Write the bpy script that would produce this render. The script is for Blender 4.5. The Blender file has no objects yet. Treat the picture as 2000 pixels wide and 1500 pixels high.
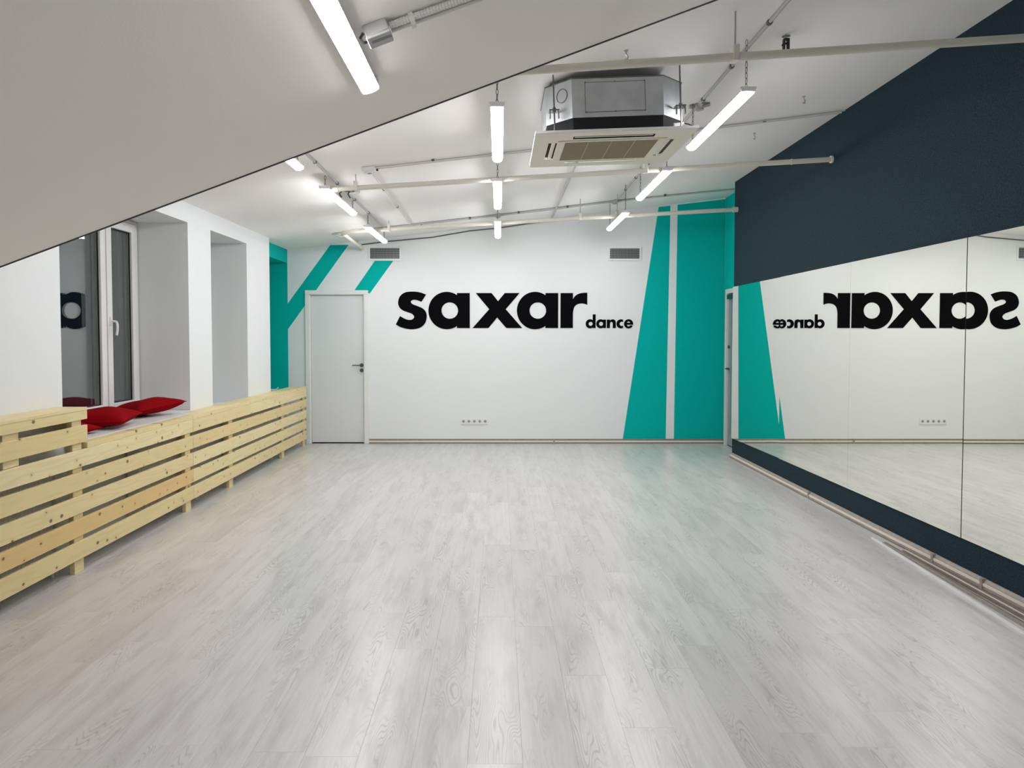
import bpy, bmesh, math, random
from mathutils import Vector, Matrix
from mathutils.geometry import tessellate_polygon

random.seed(7)
C = bpy.context.scene.collection
scene = bpy.context.scene

# ---------------------------------------------------------------- camera, world, exposure
cam_data = bpy.data.cameras.new('camera')
cam_data.sensor_width = 36.0
cam_data.lens = 25.2
cam_data.shift_x = 0.0125
cam_data.shift_y = -0.022
cam_data.clip_start = 0.02
camera = bpy.data.objects.new('camera', cam_data)
camera.location = (0, 0, 1.46)
camera.rotation_euler = (math.radians(88.0), 0, 0)
C.objects.link(camera)
scene.camera = camera

world = bpy.data.worlds.new('night_sky')
scene.world = world
world.use_nodes = True
world.node_tree.nodes['Background'].inputs[0].default_value = (0.02, 0.03, 0.05, 1)
world.node_tree.nodes['Background'].inputs[1].default_value = 0.15

scene.view_settings.view_transform = 'Standard'
scene.view_settings.look = 'None'
scene.view_settings.gamma = 1.0
scene.view_settings.use_curve_mapping = False
scene.view_settings.exposure = 1.05
LAMP_STRENGTH = 22.0
LAMP_COLOR = (1.0, 0.985, 1.0, 1)

# ---------------------------------------------------------------- room dimensions (metres)
D = 9.75            # back wall
XL = -2.77          # left wall face
XT = -2.87          # left wall face, far painted section
XM = 2.81           # mirror wall face
XS = 3.06           # side wall beyond the mirror wall
YM = 8.61           # far end of the mirror wall
YN = -2.6           # wall behind the photographer
YE = 3.5            # edge of the sloped ceiling
def ceil_z(x): return 2.97 + 0.117 * x
def slope_z(x): return 2.6945 + 0.368 * x

# ---------------------------------------------------------------- materials
def new_mat(name):
    m = bpy.data.materials.new(name); m.use_nodes = True
    return m, m.node_tree, m.node_tree.nodes['Principled BSDF']

def mat(name, col, rough=0.5, metal=0.0, spec=0.5, bump=None, vary=None, emit=None):
    m, nt, b = new_mat(name)
    b.inputs['Base Color'].default_value = (*col, 1)
    b.inputs['Roughness'].default_value = rough
    b.inputs['Metallic'].default_value = metal
    b.inputs['Specular IOR Level'].default_value = spec
    if emit:
        b.inputs['Emission Color'].default_value = emit[0]
        b.inputs['Emission Strength'].default_value = emit[1]
    if bump or vary:
        tc = nt.nodes.new('ShaderNodeTexCoord')
        if bump:
            n = nt.nodes.new('ShaderNodeTexNoise'); n.inputs['Scale'].default_value = bump[0]
            n.inputs['Detail'].default_value = 4
            nt.links.new(tc.outputs['Object'], n.inputs['Vector'])
            bp = nt.nodes.new('ShaderNodeBump'); bp.inputs['Strength'].default_value = bump[1]
            bp.inputs['Distance'].default_value = 0.004
            nt.links.new(n.outputs['Fac'], bp.inputs['Height'])
            nt.links.new(bp.outputs['Normal'], b.inputs['Normal'])
        if vary:
            n2 = nt.nodes.new('ShaderNodeTexNoise'); n2.inputs['Scale'].default_value = vary[0]
            n2.inputs['Detail'].default_value = 5
            nt.links.new(tc.outputs['Object'], n2.inputs['Vector'])
            r = nt.nodes.new('ShaderNodeValToRGB')
            r.color_ramp.elements[0].position = 0.3; r.color_ramp.elements[1].position = 0.7
            k = vary[1]
            r.color_ramp.elements[0].color = (col[0]*(1-k), col[1]*(1-k), col[2]*(1-k), 1)
            r.color_ramp.elements[1].color = (min(col[0]*(1+k),1), min(col[1]*(1+k),1), min(col[2]*(1+k),1), 1)
            nt.links.new(n2.outputs['Fac'], r.inputs['Fac'])
            nt.links.new(r.outputs['Color'], b.inputs['Base Color'])
    return m

class NT:
    """small helper for longer node chains"""
    def __init__(s, nt): s.nt = nt
    def n(s, t, **kw):
        x = s.nt.nodes.new(t)
        for k, v in kw.items(): setattr(x, k, v)
        return x
    def l(s, a, b): s.nt.links.new(a, b)
    def math(s, op, a, b=None, clamp=False):
        x = s.n('ShaderNodeMath', operation=op, use_clamp=clamp)
        for i, v in enumerate((a, b)):
            if v is None: continue
            if isinstance(v, (int, float)): x.inputs[i].default_value = v
            else: s.l(v, x.inputs[i])
        return x.outputs[0]
    def mix(s, f, a, b):
        x = s.n('ShaderNodeMix', data_type='RGBA')
        for i, v in ((0, f), (6, a), (7, b)):
            if isinstance(v, (int, float)): x.inputs[i].default_value = v
            elif isinstance(v, tuple): x.inputs[i].default_value = (*v, 1)
            else: s.l(v, x.inputs[i])
        return x.outputs[2]
    def coords(s, scale, rnd=True, spread=37.0):
        tc = s.n('ShaderNodeTexCoord')
        v = s.n('ShaderNodeVectorMath', operation='MULTIPLY'); v.inputs[1].default_value = scale
        s.l(tc.outputs['Object'], v.inputs[0])
        if not rnd: return v.outputs[0], None
        oi = s.n('ShaderNodeObjectInfo')
        o = s.math('MULTIPLY', oi.outputs['Random'], spread)
        a = s.n('ShaderNodeVectorMath', operation='ADD')
        s.l(v.outputs[0], a.inputs[0]); s.l(o, a.inputs[1])
        return a.outputs[0], oi.outputs['Random']
    def noise(s, vec, scale=1.0, detail=2.0, rough=0.5):
        x = s.n('ShaderNodeTexNoise'); x.inputs['Scale'].default_value = scale
        x.inputs['Detail'].default_value = detail; x.inputs['Roughness'].default_value = rough
        s.l(vec, x.inputs['Vector']); return x.outputs['Fac']
    def ramp(s, f, p0, p1):
        x = s.n('ShaderNodeMapRange'); x.inputs['From Min'].default_value = p0; x.inputs['From Max'].default_value = p1
        s.l(f, x.inputs['Value']); return x.outputs[0]

def laminate():
    m, nt, b = new_mat('laminate_oak'); t = NT(nt)
    v, rnd = t.coords((10.0, 1.25, 1.0))
    low = t.noise(v, 1.0, 1.6, 0.45)
    rings = t.math('SINE', t.math('MULTIPLY', low, 210.0))          # contour lines of a stretched field: cathedral grain
    lines = t.ramp(rings, 0.25, 1.0)
    v2, _ = t.coords((9.0, 1.6, 1.0), True, 51.0)
    patch = t.ramp(t.noise(v2, 1.0, 3.0), 0.46, 0.66)
    v3, _ = t.coords((95.0, 2.2, 1.0), True, 13.0)
    fine = t.noise(v3, 1.0, 3.0, 0.6)
    v4, _ = t.coords((15.0, 2.2, 1.0), True, 23.0)
    cloud = t.noise(v4, 1.0, 4.0, 0.6)
    base = t.mix(rnd, (0.555, 0.547, 0.53), (0.63, 0.622, 0.604))
    base = t.mix(t.math('MULTIPLY', t.ramp(cloud, 0.48, 0.74), 0.70), base, (0.40, 0.388, 0.37))
    base = t.mix(t.math('MULTIPLY', t.ramp(fine, 0.45, 0.75), 0.45), base, (0.46, 0.45, 0.435))
    base = t.mix(t.math('MULTIPLY', t.math('MULTIPLY', lines, patch), 0.68), base, (0.32, 0.305, 0.285))
    t.l(base, b.inputs['Base Color'])
    b.inputs['Roughness'].default_value = 0.28
    b.inputs['Specular IOR Level'].default_value = 0.85
    bp = t.n('ShaderNodeBump'); bp.inputs['Strength'].default_value = 0.06; bp.inputs['Distance'].default_value = 0.002
    t.l(fine, bp.inputs['Height']); t.l(bp.outputs['Normal'], b.inputs['Normal'])
    return m

def pine(name='pine', tint=(0.74, 0.60, 0.29), light=(0.82, 0.70, 0.40)):
    m, nt, b = new_mat(name); t = NT(nt)
    v, rnd = t.coords((9.0, 0.7, 9.0))
    low = t.noise(v, 1.0, 2.0, 0.5)
    rings = t.ramp(t.math('SINE', t.math('MULTIPLY', low, 60.0)), 0.0, 1.0)
    base = t.mix(rnd, tint, light)
    base = t.mix(t.math('MULTIPLY', rings, 0.22), base, (0.62, 0.45, 0.20))
    v2, _ = t.coords((0.001, 7.0, 9.0), True, 91.0)
    vo = t.n('ShaderNodeTexVoronoi', voronoi_dimensions='2D'); vo.inputs['Scale'].default_value = 1.0
    sx = t.n('ShaderNodeSeparateXYZ'); cx = t.n('ShaderNodeCombineXYZ'); t.l(v2, sx.inputs[0])
    t.l(sx.outputs[1], cx.inputs[0]); t.l(sx.outputs[2], cx.inputs[1]); t.l(cx.outputs[0], vo.inputs['Vector'])
    sep = t.n('ShaderNodeSeparateColor'); t.l(vo.outputs['Color'], sep.inputs[0])
    gate = t.math('GREATER_THAN', sep.outputs[0], 0.40)
    size = t.math('ADD', t.math('MULTIPLY', t.math('POWER', sep.outputs[1], 3.0), 0.075), 0.035)
    knot = t.math('MULTIPLY', t.math('LESS_THAN', vo.outputs['Distance'], size), gate)
    halo = t.math('MULTIPLY', t.math('SUBTRACT', 1.0, t.ramp(vo.outputs['Distance'], 0.04, 0.20), True), gate)
    base = t.mix(t.math('MULTIPLY', halo, 0.35), base, (0.55, 0.34, 0.12))
    base = t.mix(t.math('MULTIPLY', knot, 0.85), base, (0.13, 0.075, 0.03))
    t.l(base, b.inputs['Base Color'])
    b.inputs['Roughness'].default_value = 0.45
    b.inputs['Specular IOR Level'].default_value = 0.35
    return m

M = {}
M['white_wall'] = mat('white_paint', (0.80, 0.825, 0.83), 0.7, spec=0.25, bump=(160, 0.10))
M['ceiling'] = mat('ceiling_paint', (0.91, 0.90, 0.875), 0.75, spec=0.25, bump=(120, 0.12))
M['slope'] = mat('sloped_ceiling_paint', (0.91, 0.89, 0.845), 0.75, spec=0.25, bump=(120, 0.12))
M['teal'] = mat('teal_paint', (0.0, 0.45, 0.40), 0.75, spec=0.08, bump=(160, 0.10))
M['navy'] = mat('navy_paint', (0.013, 0.031, 0.043), 0.75, spec=0.14, bump=(190, 0.5), vary=(110, 0.45))
M['black'] = mat('black_vinyl', (0.002, 0.002, 0.003), 0.7, spec=0.05)
M['laminate'] = laminate()
M['screed'] = mat('underlay', (0.12, 0.11, 0.10), 0.9)
M['pine'] = pine()
M['pine_warm'] = pine('pine_warm', (0.72, 0.50, 0.20), (0.75, 0.54, 0.24))
M['white_gloss'] = mat('white_enamel', (0.80, 0.80, 0.79), 0.3)
M['white_plastic'] = mat('white_plastic', (0.80, 0.80, 0.80), 0.35)
M['door'] = mat('door_laminate', (0.72, 0.745, 0.75), 0.4)
M['frame_white'] = mat('door_frame_paint', (0.80, 0.80, 0.79), 0.4)
M['pipe'] = mat('pipe_enamel', (0.70, 0.685, 0.59), 0.6, spec=0.3)
M['conduit'] = mat('grey_conduit', (0.50, 0.50, 0.485), 0.6, spec=0.3)
M['conduit_light'] = mat('pale_conduit', (0.70, 0.69, 0.65), 0.6, spec=0.3)
M['dark_plastic'] = mat('dark_plastic', (0.02, 0.02, 0.022), 0.5)
M['dark_trim'] = mat('dark_trim', (0.012, 0.011, 0.010), 0.6)
M['steel'] = mat('steel', (0.45, 0.45, 0.46), 0.35, 1.0)
M['dark_steel'] = mat('dark_steel', (0.16, 0.16, 0.16), 0.35, 1.0)
M['galv'] = mat('galvanised_sheet', (0.46, 0.48, 0.50), 0.48, 0.85, vary=(9, 0.10))
M['foam'] = mat('black_foam', (0.006, 0.006, 0.008), 0.9)
M['ac_cream'] = mat('cream_plastic', (0.84, 0.805, 0.68), 0.5)
M['ac_grille'] = mat('brown_filter_mesh', (0.36, 0.32, 0.225), 0.7, bump=(500, 0.3))
M['ac_grille_light'] = mat('pale_filter_rib', (0.46, 0.42, 0.31), 0.7)
M['red'] = mat('red_cloth', (0.26, 0.002, 0.005), 0.9, spec=0.05, bump=(450, 0.4))
M['skirt_dark'] = mat('skirting_taupe', (0.215, 0.185, 0.15), 0.45, vary=(30, 0.15))
M['skirt_light'] = mat('skirting_beige', (0.78, 0.72, 0.64), 0.45)
M['skirt_grey'] = mat('skirting_grey', (0.33, 0.30, 0.265), 0.45, vary=(30, 0.12))
M['door_alu'] = mat('door_grey_metal', (0.33, 0.40, 0.40), 0.4, 0.3)
M['rad'] = mat('radiator_enamel', (0.80, 0.77, 0.73), 0.5)
M['vent_dark'] = mat('vent_shadow', (0.02, 0.022, 0.025), 0.7)
M['vent_bar'] = mat('vent_louver_grey', (0.30, 0.32, 0.33), 0.4, 0.4)
M['lamp_body'] = mat('lamp_housing', (0.86, 0.83, 0.84), 0.4)
M['diffuser'] = mat('lit_diffuser', (0.9, 0.9, 0.9), 0.4, emit=(LAMP_COLOR, LAMP_STRENGTH))
M['mirror'] = mat('mirror_silver', (0.93, 0.93, 0.865), 0.0, 1.0)
M['mirror_edge'] = mat('mirror_edge', (0.03, 0.05, 0.045), 1.0, spec=0.0)
M['gasket'] = mat('window_gasket', (0.01, 0.01, 0.01), 0.6)
M['sill_teal'] = mat('pale_teal_sill', (0.35, 0.62, 0.58), 0.5)
def glass(name, tint=(1, 1, 1)):
    m, nt, b = new_mat(name)
    b.inputs['Base Color'].default_value = (*tint, 1)
    b.inputs['Roughness'].default_value = 0.0
    b.inputs['IOR'].default_value = 1.52
    b.inputs['Transmission Weight'].default_value = 1.0
    return m
M['glass'] = glass('window_glass', (0.93, 0.97, 0.96))
M['door_glass'] = mat('frosted_door_glass', (0.30, 0.42, 0.42), 0.25)

# ---------------------------------------------------------------- mesh helpers
def NB(): return bmesh.new()
def box(bm, x0, x1, y0, y1, z0, z1, bev=0.0):
    vs = [bm.verts.new((x, y, z)) for x in (x0, x1) for y in (y0, y1) for z in (z0, z1)]
    fs = [(0, 1, 3, 2), (4, 6, 7, 5), (0, 4, 5, 1), (2, 3, 7, 6), (0, 2, 6, 4), (1, 5, 7, 3)]
    faces = [bm.faces.new([vs[i] for i in f]) for f in fs]
    if bev:
        es = list({e for f in faces for e in f.edges})
        bmesh.ops.bevel(bm, geom=es, offset=bev, segments=1, affect='EDGES', profile=0.5)
    return vs
def prism_y(bm, poly, y0, y1):
    """poly: list of (x, z); extruded along y"""
    n = len(poly)
    a = [bm.verts.new((x, y0, z)) for x, z in poly]; b = [bm.verts.new((x, y1, z)) for x, z in poly]
    bm.faces.new(a); bm.faces.new(b[::-1])
    for i in range(n): bm.faces.new((a[i], b[i], b[(i+1) % n], a[(i+1) % n]))
    bmesh.ops.recalc_face_normals(bm, faces=bm.faces)
def prism_z(bm, poly, z0, z1):
    n = len(poly)
    a = [bm.verts.new((x, y, z0)) for x, y in poly]; b = [bm.verts.new((x, y, z1)) for x, y in poly]
    bm.faces.new(a); bm.faces.new(b[::-1])
    for i in range(n): bm.faces.new((a[i], b[i], b[(i+1) % n], a[(i+1) % n]))
    bmesh.ops.recalc_face_normals(bm, faces=bm.faces)
def tube(bm, pts, r, seg=10, ribbed=0.0, cap=True):
    """a round tube along pts; ribbed > 0 makes a corrugated hose with that rib pitch"""
    pts = [Vector(p) for p in pts]
    if ribbed:
        out = []
        for a, b in zip(pts, pts[1:]):
            n = max(2, int((b-a).length/ribbed*2))
            out += [a.lerp(b, i/n) for i in range(n)]
        pts = out+[pts[-1]]
    rings = []; up = None
    for i, p in enumerate(pts):
        d = (pts[min(i+1, len(pts)-1)]-pts[max(i-1, 0)]).normalized()
        if up is None:
            up = Vector((0, 0, 1)) if abs(d.z) < 0.9 else Vector((1, 0, 0))
        s = d.cross(up).normalized(); u = s.cross(d).normalized(); up = u
        rr = r*(0.86 if ribbed and i % 2 else 1.0)
        rings.append([bm.verts.new(p+rr*(math.cos(2*math.pi*k/seg)*s+math.sin(2*math.pi*k/seg)*u)) for k in range(seg)])
    for a, b in zip(rings, rings[1:]):
        for k in range(seg): bm.faces.new((a[k], a[(k+1) % seg], b[(k+1) % seg], b[k]))
    if cap:
        bm.faces.new(rings[0][::-1]); bm.faces.new(rings[-1])
def disc(bm, c, r, y0, y1, seg=20):
    tube(bm, [(c[0], y0, c[1]), (c[0], y1, c[1])], r, seg)
def torus_link(bm, c, ln, w, r, ang):
    pts = []
    for k in range(10):
        a = 2*math.pi*k/10
        h, v = w*math.cos(a), ln*math.sin(a)
        pts.append(Vector((c[0]+h*math.cos(ang), c[1]+h*math.sin(ang), c[2]+v)))
    rings = []
    for k, p in enumerate(pts):
        d = (pts[(k+1) % 10]-pts[k-1]).normalized()
        nrm = Vector((-math.sin(ang), math.cos(ang), 0)); o = d.cross(nrm).normalized()
        rings.append([bm.verts.new(p+r*(math.cos(j*math.pi/2)*nrm+math.sin(j*math.pi/2)*o)) for j in range(4)])
    for k in range(10):
        a, b = rings[k], rings[(k+1) % 10]
        for j in range(4): bm.faces.new((a[j], a[(j+1) % 4], b[(j+1) % 4], b[j]))
def plate(bm, loops, y_front, y_back):
    """a flat plate in the xz plane with an outline and holes, given depth"""
    v3 = [[Vector((x, 0, z)) for x, z in lp] for lp in loops]
    tris = tessellate_polygon(v3)
    flat = [p for lp in loops for p in lp]
    f = [bm.verts.new((x, y_front, z)) for x, z in flat]
    b = [bm.verts.new((x, y_back, z)) for x, z in flat]
    for t in tris:
        for vs in ([f[i] for i in t], [b[i] for i in t][::-1]):
            try: bm.faces.new(vs)
            except ValueError: pass
    o = 0
    for lp in loops:
        n = len(lp)
        for i in range(n):
            bm.faces.new((f[o+i], f[o+(i+1) % n], b[o+(i+1) % n], b[o+i]))
        o += n
    bmesh.ops.recalc_face_normals(bm, faces=bm.faces)

# ---------------------------------------------------------------- object helpers
def link(name, bm, mats, parent=None, smooth=False, world=True):
    if isinstance(bm, bmesh.types.BMesh):
        me = bpy.data.meshes.new(name)
        if smooth:
            for f in bm.faces: f.smooth = True
        bm.to_mesh(me); bm.free()
        for m in (mats if isinstance(mats, (list, tuple)) else [mats]): me.materials.append(M[m] if isinstance(m, str) else m)
        if smooth:
            try: me.set_sharp_from_angle(angle=math.radians(40))
            except Exception: pass
    else: me = bm
    o = bpy.data.objects.new(name, me); C.objects.link(o)
    if parent is not None:
        o.parent = parent
        if world:
            off = Vector((0, 0, 0)); p = parent
            while p is not None: off += p.location; p = p.parent
            o.location = -off
    return o
def thing(name, label, cat, loc=(0, 0, 0), group=None):
    o = bpy.data.objects.new(name, None); o.empty_display_size = 0.1
    o.location = loc; C.objects.link(o)
    o['label'] = label; o['category'] = cat
    if group: o['group'] = group
    return o
def tag(o, label, cat, group=None):
    o['label'] = label; o['category'] = cat
    if group: o['group'] = group
    return o
def struct(name, bm, mats, **kw):
    o = link(name, bm, mats, **kw); o['kind'] = 'structure'; return o
def dup(o, parent=None):
    c = o.copy(); C.objects.link(c)
    if parent is not None: c.parent = parent
    for ch in [x for x in list(C.objects) if x.parent == o]: dup(ch, c)
    return c

# ================================================================ THE SETTING
# ---- floor: base with every laminate plank in view as a part of its own
bm = NB(); box(bm, -3.4, 3.3, YN, D+0.15, -0.15, -0.009)
floor = struct('floor', bm, 'screed')
PL, PW, GAP = 1.29, 0.19, 0.0002
def plank_bm(l, w):
    b = NB(); h, q = w/2-GAP, l/2-GAP; e = 0.0003
    top = [b.verts.new((sx*(h-e), sy*(q-e), 0)) for sx, sy in ((-1, -1), (1, -1), (1, 1), (-1, 1))]
    mid = [b.verts.new((sx*h, sy*q, -e)) for sx, sy in ((-1, -1), (1, -1), (1, 1), (-1, 1))]
    low = [b.verts.new((sx*h, sy*q, -0.0085)) for sx, sy in ((-1, -1), (1, -1), (1, 1), (-1, 1))]
    b.faces.new(top)
    for u, v in ((top, mid), (mid, low)):
        for i in range(4): b.faces.new((u[i], v[i], v[(i+1) % 4], u[(i+1) % 4]))
    bmesh.ops.recalc_face_normals(b, faces=b.faces)
    return b
full_plank = None
behind = NB()
x = -2.77
while x < XS-0.01:
    w = min(PW, XS-x)
    y = YN-random.random()*PL
    while y < D-0.01:
        a, b2 = max(y, YN), min(y+PL, D)
        if b2-a > 0.02:
            cx, cy, ln = x+w/2, (a+b2)/2, b2-a
            if b2 > 1.6:
                if abs(ln-PL) < 1e-6 and abs(w-PW) < 1e-6:
                    if full_plank is None:
                        o = link('plank', plank_bm(PL, PW), 'laminate', floor, world=False); full_plank = o.data
                    else: o = link('plank', full_plank, None, floor, world=False)
                else: o = link('plank', plank_bm(ln, w), 'laminate', floor, world=False)
                o.location = (cx, cy, 0)
            else:
                tb = plank_bm(ln, w); me = bpy.data.meshes.new('t'); bmesh.ops.translate(tb, vec=(cx, cy, 0), verts=tb.verts)
                tb.to_mesh(me); tb.free(); behind.from_mesh(me); bpy.data.meshes.remove(me)
        y += PL
    x += PW
o = link('plank_field', behind, 'laminate', floor); o['kind'] = 'stuff'

# ---- ceiling and the sloped part with its dark edge
bm = NB()
prism_y(bm, [(-3.4, ceil_z(-3.4)), (3.3, ceil_z(3.3)), (3.3, ceil_z(3.3)+0.2), (-3.4, ceil_z(-3.4)+0.2)], YN, D+0.15)
struct('ceiling', bm, 'ceiling')
xr = (2.97-2.6945)/(0.368-0.117)
bm = NB()
prism_y(bm, [(-2.78, slope_z(-2.78)), (xr, slope_z(xr)), (-2.78, ceil_z(-2.78)-0.002)], YN, YE)
struct('ceiling_slope', bm, 'slope')
bm = NB()
prism_y(bm, [(-2.765, slope_z(-2.765)-0.004), (xr-0.02, slope_z(xr-0.02)-0.004), (xr-0.04, slope_z(xr-0.04)+0.012), (-2.765, slope_z(-2.765)+0.010)], YE, YE+0.012)
struct('trim_1', bm, 'dark_trim')

# ---- back wall with its door opening
DX0, DX1, DZ = -2.585, -1.825, 2.04       # opening
bm = NB()
zt = 3.45
box(bm, -3.4, DX0, D, D+0.15, 0, zt); box(bm, DX1, 3.3, D, D+0.15, 0, zt); box(bm, DX0, DX1, D, D+0.15, DZ, zt)
wall_back = struct('wall_back', bm, 'white_wall')
for poly in ([(-2.87, 1.905), (-2.2866, 2.6965), (-2.0371, 2.7), (-2.515, 2.045), (-2.59, 2.045), (-2.59, 1.942), (-2.865, 1.565), (-2.87, 1.56)],
             [(-1.6781, 2.4933), (-1.4285, 2.4933), (-1.7537, 2.0438), (-1.9934, 2.0438)],
             [(2.1538, 3.208), (2.3134, 3.226), (2.2734, 0.0486), (1.6858, 0.0486)],
             [(2.4101, 3.238), (3.058, 3.313), (3.058, 0.0486), (2.3854, 0.0486)]):
    bm = NB(); plate(bm, [poly], D-0.0015, D+0.001)
    o = link('painted_stripe', bm, 'teal', wall_back); o['label'] = 'teal painted stripe'
# dark open side behind the door leaf is closed by a corridor wall
bm = NB(); box(bm, -2.8, -1.6, D+0.16, D+0.2, 0, 2.3); struct('wall_corridor', bm, 'white_wall')

# ---- left wall with window niches
bm = NB()
X0 = -3.4
box(bm, X0, XL, YN, 4.534, 0, 2.75)
box(bm, X0, XL, 4.534, 6.41, 0, 0.775); box(bm, X0, XL, 4.534, 6.41, 2.473, 2.75)
box(bm, X0, XL, 6.41, 6.915, 0, 2.75)
box(bm, X0, XL, 6.915, 7.895, 0, 0.735); box(bm, X0, XL, 6.915, 7.895, 2.48, 2.75)
box(bm, X0, XL, 7.895, 8.674, 0, 2.75); box(bm, X0, XT, 8.674, 8.95, 0, 0.735)
wall_left = struct('wall_left', bm, 'white_wall')
bm = NB()
box(bm, X0, XT, 8.674, 8.95, 0.735, 2.8); box(bm, X0, XT, 8.95, D, 2.455, 2.8); box(bm, X0, -3.25, 8.95, D, 0.735, 2.455)
box(bm, X0, XT, D-0.004, D, 0.735, 2.455)
o = link('painted_section', bm, 'teal', wall_left); o['label'] = 'teal painted niche in the far corner'
bm = NB(); box(bm, X0, XT, 8.95, D-0.004, 0, 0.715); link('niche_base', bm, 'white_wall', wall_left)
bm = NB(); box(bm, X0, XT, 8.95, D-0.004, 0.7152, 0.735)
o = link('niche_sill', bm, 'sill_teal', wall_left); o['label'] = 'pale teal sill of the far niche'
bm = NB(); box(bm, -3.45, 3.3, YN-0.15, YN, 0, 3.5); struct('wall_near', bm, 'white_wall')

# ---- right side: navy mirror wall, then the teal side wall with a glazed door
bm = NB(); box(bm, XM, XS+0.2, YN, YM, 0, 3.5); wall_mirror = struct('wall_right', bm, 'navy')
bm = NB()
box(bm, XS, XS+0.2, YM, 8.76, 0, 3.5); box(bm, XS, XS+0.2, 9.66, D, 0, 3.5); box(bm, XS, XS+0.2, 8.76, 9.66, 2.09, 3.5)
struct('wall_side', bm, 'teal')

# ---- door_1: white flush door in the back wall
bm = NB()
yo = D-0.022
for a, b in (((-2.632, 0), (DX0+0.012, DZ-0.012)), ((DX1-0.012, 0), (-1.778, DZ-0.012)), ((-2.632, DZ-0.0118), (-1.778, 2.085))):
    box(bm, a[0], b[0], yo, D+0.001, a[1], b[1], 0.003)
box(bm, DX0, DX0+0.022, D, D+0.14, 0, DZ); box(bm, DX1-0.022, DX1, D, D+0.14, 0, DZ); box(bm, DX0, DX1, D, D+0.14, DZ-0.022, DZ)
door_1 = struct('door_1', bm, 'frame_white')
door_1['label'] = 'white flush door in the back wall'
bm = NB(); box(bm, DX0+0.025, DX1-0.025, D+0.02, D+0.06, 0.012, DZ-0.025, 0.002)
leaf = link('door_leaf', bm, 'door', door_1)
hx, hz = -1.8755, 1.068
bm = NB(); disc(bm, (hx, hz), 0.026, D+0.012, D+0.0205)
hd = NB(); tube(hd, [(hx, D+0.014, hz), (hx, D-0.032, hz)], 0.009); tube(hd, [(hx+0.008, D-0.034, hz), (hx-0.12, D-0.034, hz)], 0.008)
hme = bpy.data.meshes.new('t'); hd.to_mesh(hme); hd.free(); bm.from_mesh(hme)
h = link('door_handle', bm, 'dark_steel', leaf, smooth=True); h['label'] = 'dark metal lever handle'
bm = NB(); disc(bm, (hx, hz-0.07), 0.026, D+0.010, D+0.0205); disc(bm, (hx, hz-0.07), 0.010, D+0.004, D+0.011, 12)
h = link('lock_rosette', bm, 'dark_steel', leaf, smooth=True); h['label'] = 'round dark metal lock rosette'

# ---- door_2: narrow view of a glazed grey door in the side wall
bm = NB()
box(bm, XS-0.02, XS+0.05, 9.60, 9.665, 0, 2.09); box(bm, XS-0.02, XS+0.05, 8.76, 8.82, 0, 2.09); box(bm, XS-0.02, XS+0.05, 8.82, 9.60, 2.03, 2.09)
door_2 = struct('door_2', bm, 'conduit_light'); door_2['label'] = 'grey glazed door beside the mirror wall'
bm = NB()
for z0, z1 in ((0.01, 0.16), (1.93, 2.02)): box(bm, XS+0.005, XS+0.045, 8.83, 9.59, z0, z1)
for y0, y1 in ((8.83, 8.92), (9.50, 9.59)): box(bm, XS+0.005, XS+0.045, y0, y1, 0.16, 1.93)
dl = link('door_leaf', bm, 'door_alu', door_2)
bm = NB(); box(bm, XS+0.022, XS+0.032, 8.92, 9.50, 0.16, 1.93); link('door_glass', bm, 'door_glass', dl)
bm = NB(); tube(bm, [(XS+0.005, 9.545, 1.03), (XS-0.04, 9.545, 1.03)], 0.011, 8); tube(bm, [(XS-0.04, 9.55, 1.03), (XS-0.04, 9.43, 1.03)], 0.010, 8)
link('door_handle', bm, 'dark_steel', dl)
bm = NB(); tube(bm, [(XS+0.006, 9.545, 1.32), (XS-0.012, 9.545, 1.32)], 0.022, 14); link('lock_rosette', bm, 'dark_steel', dl)
bm = NB(); box(bm, XS-0.035, XS+0.006, 9.30, 9.55, 1.955, 2.01); link('door_closer', bm, 'dark_steel', dl)
bm = NB(); box(bm, XS+0.21, XS+0.25, 8.6, 9.75, 0, 2.3); struct('wall_lobby', bm, 'white_wall')

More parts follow.
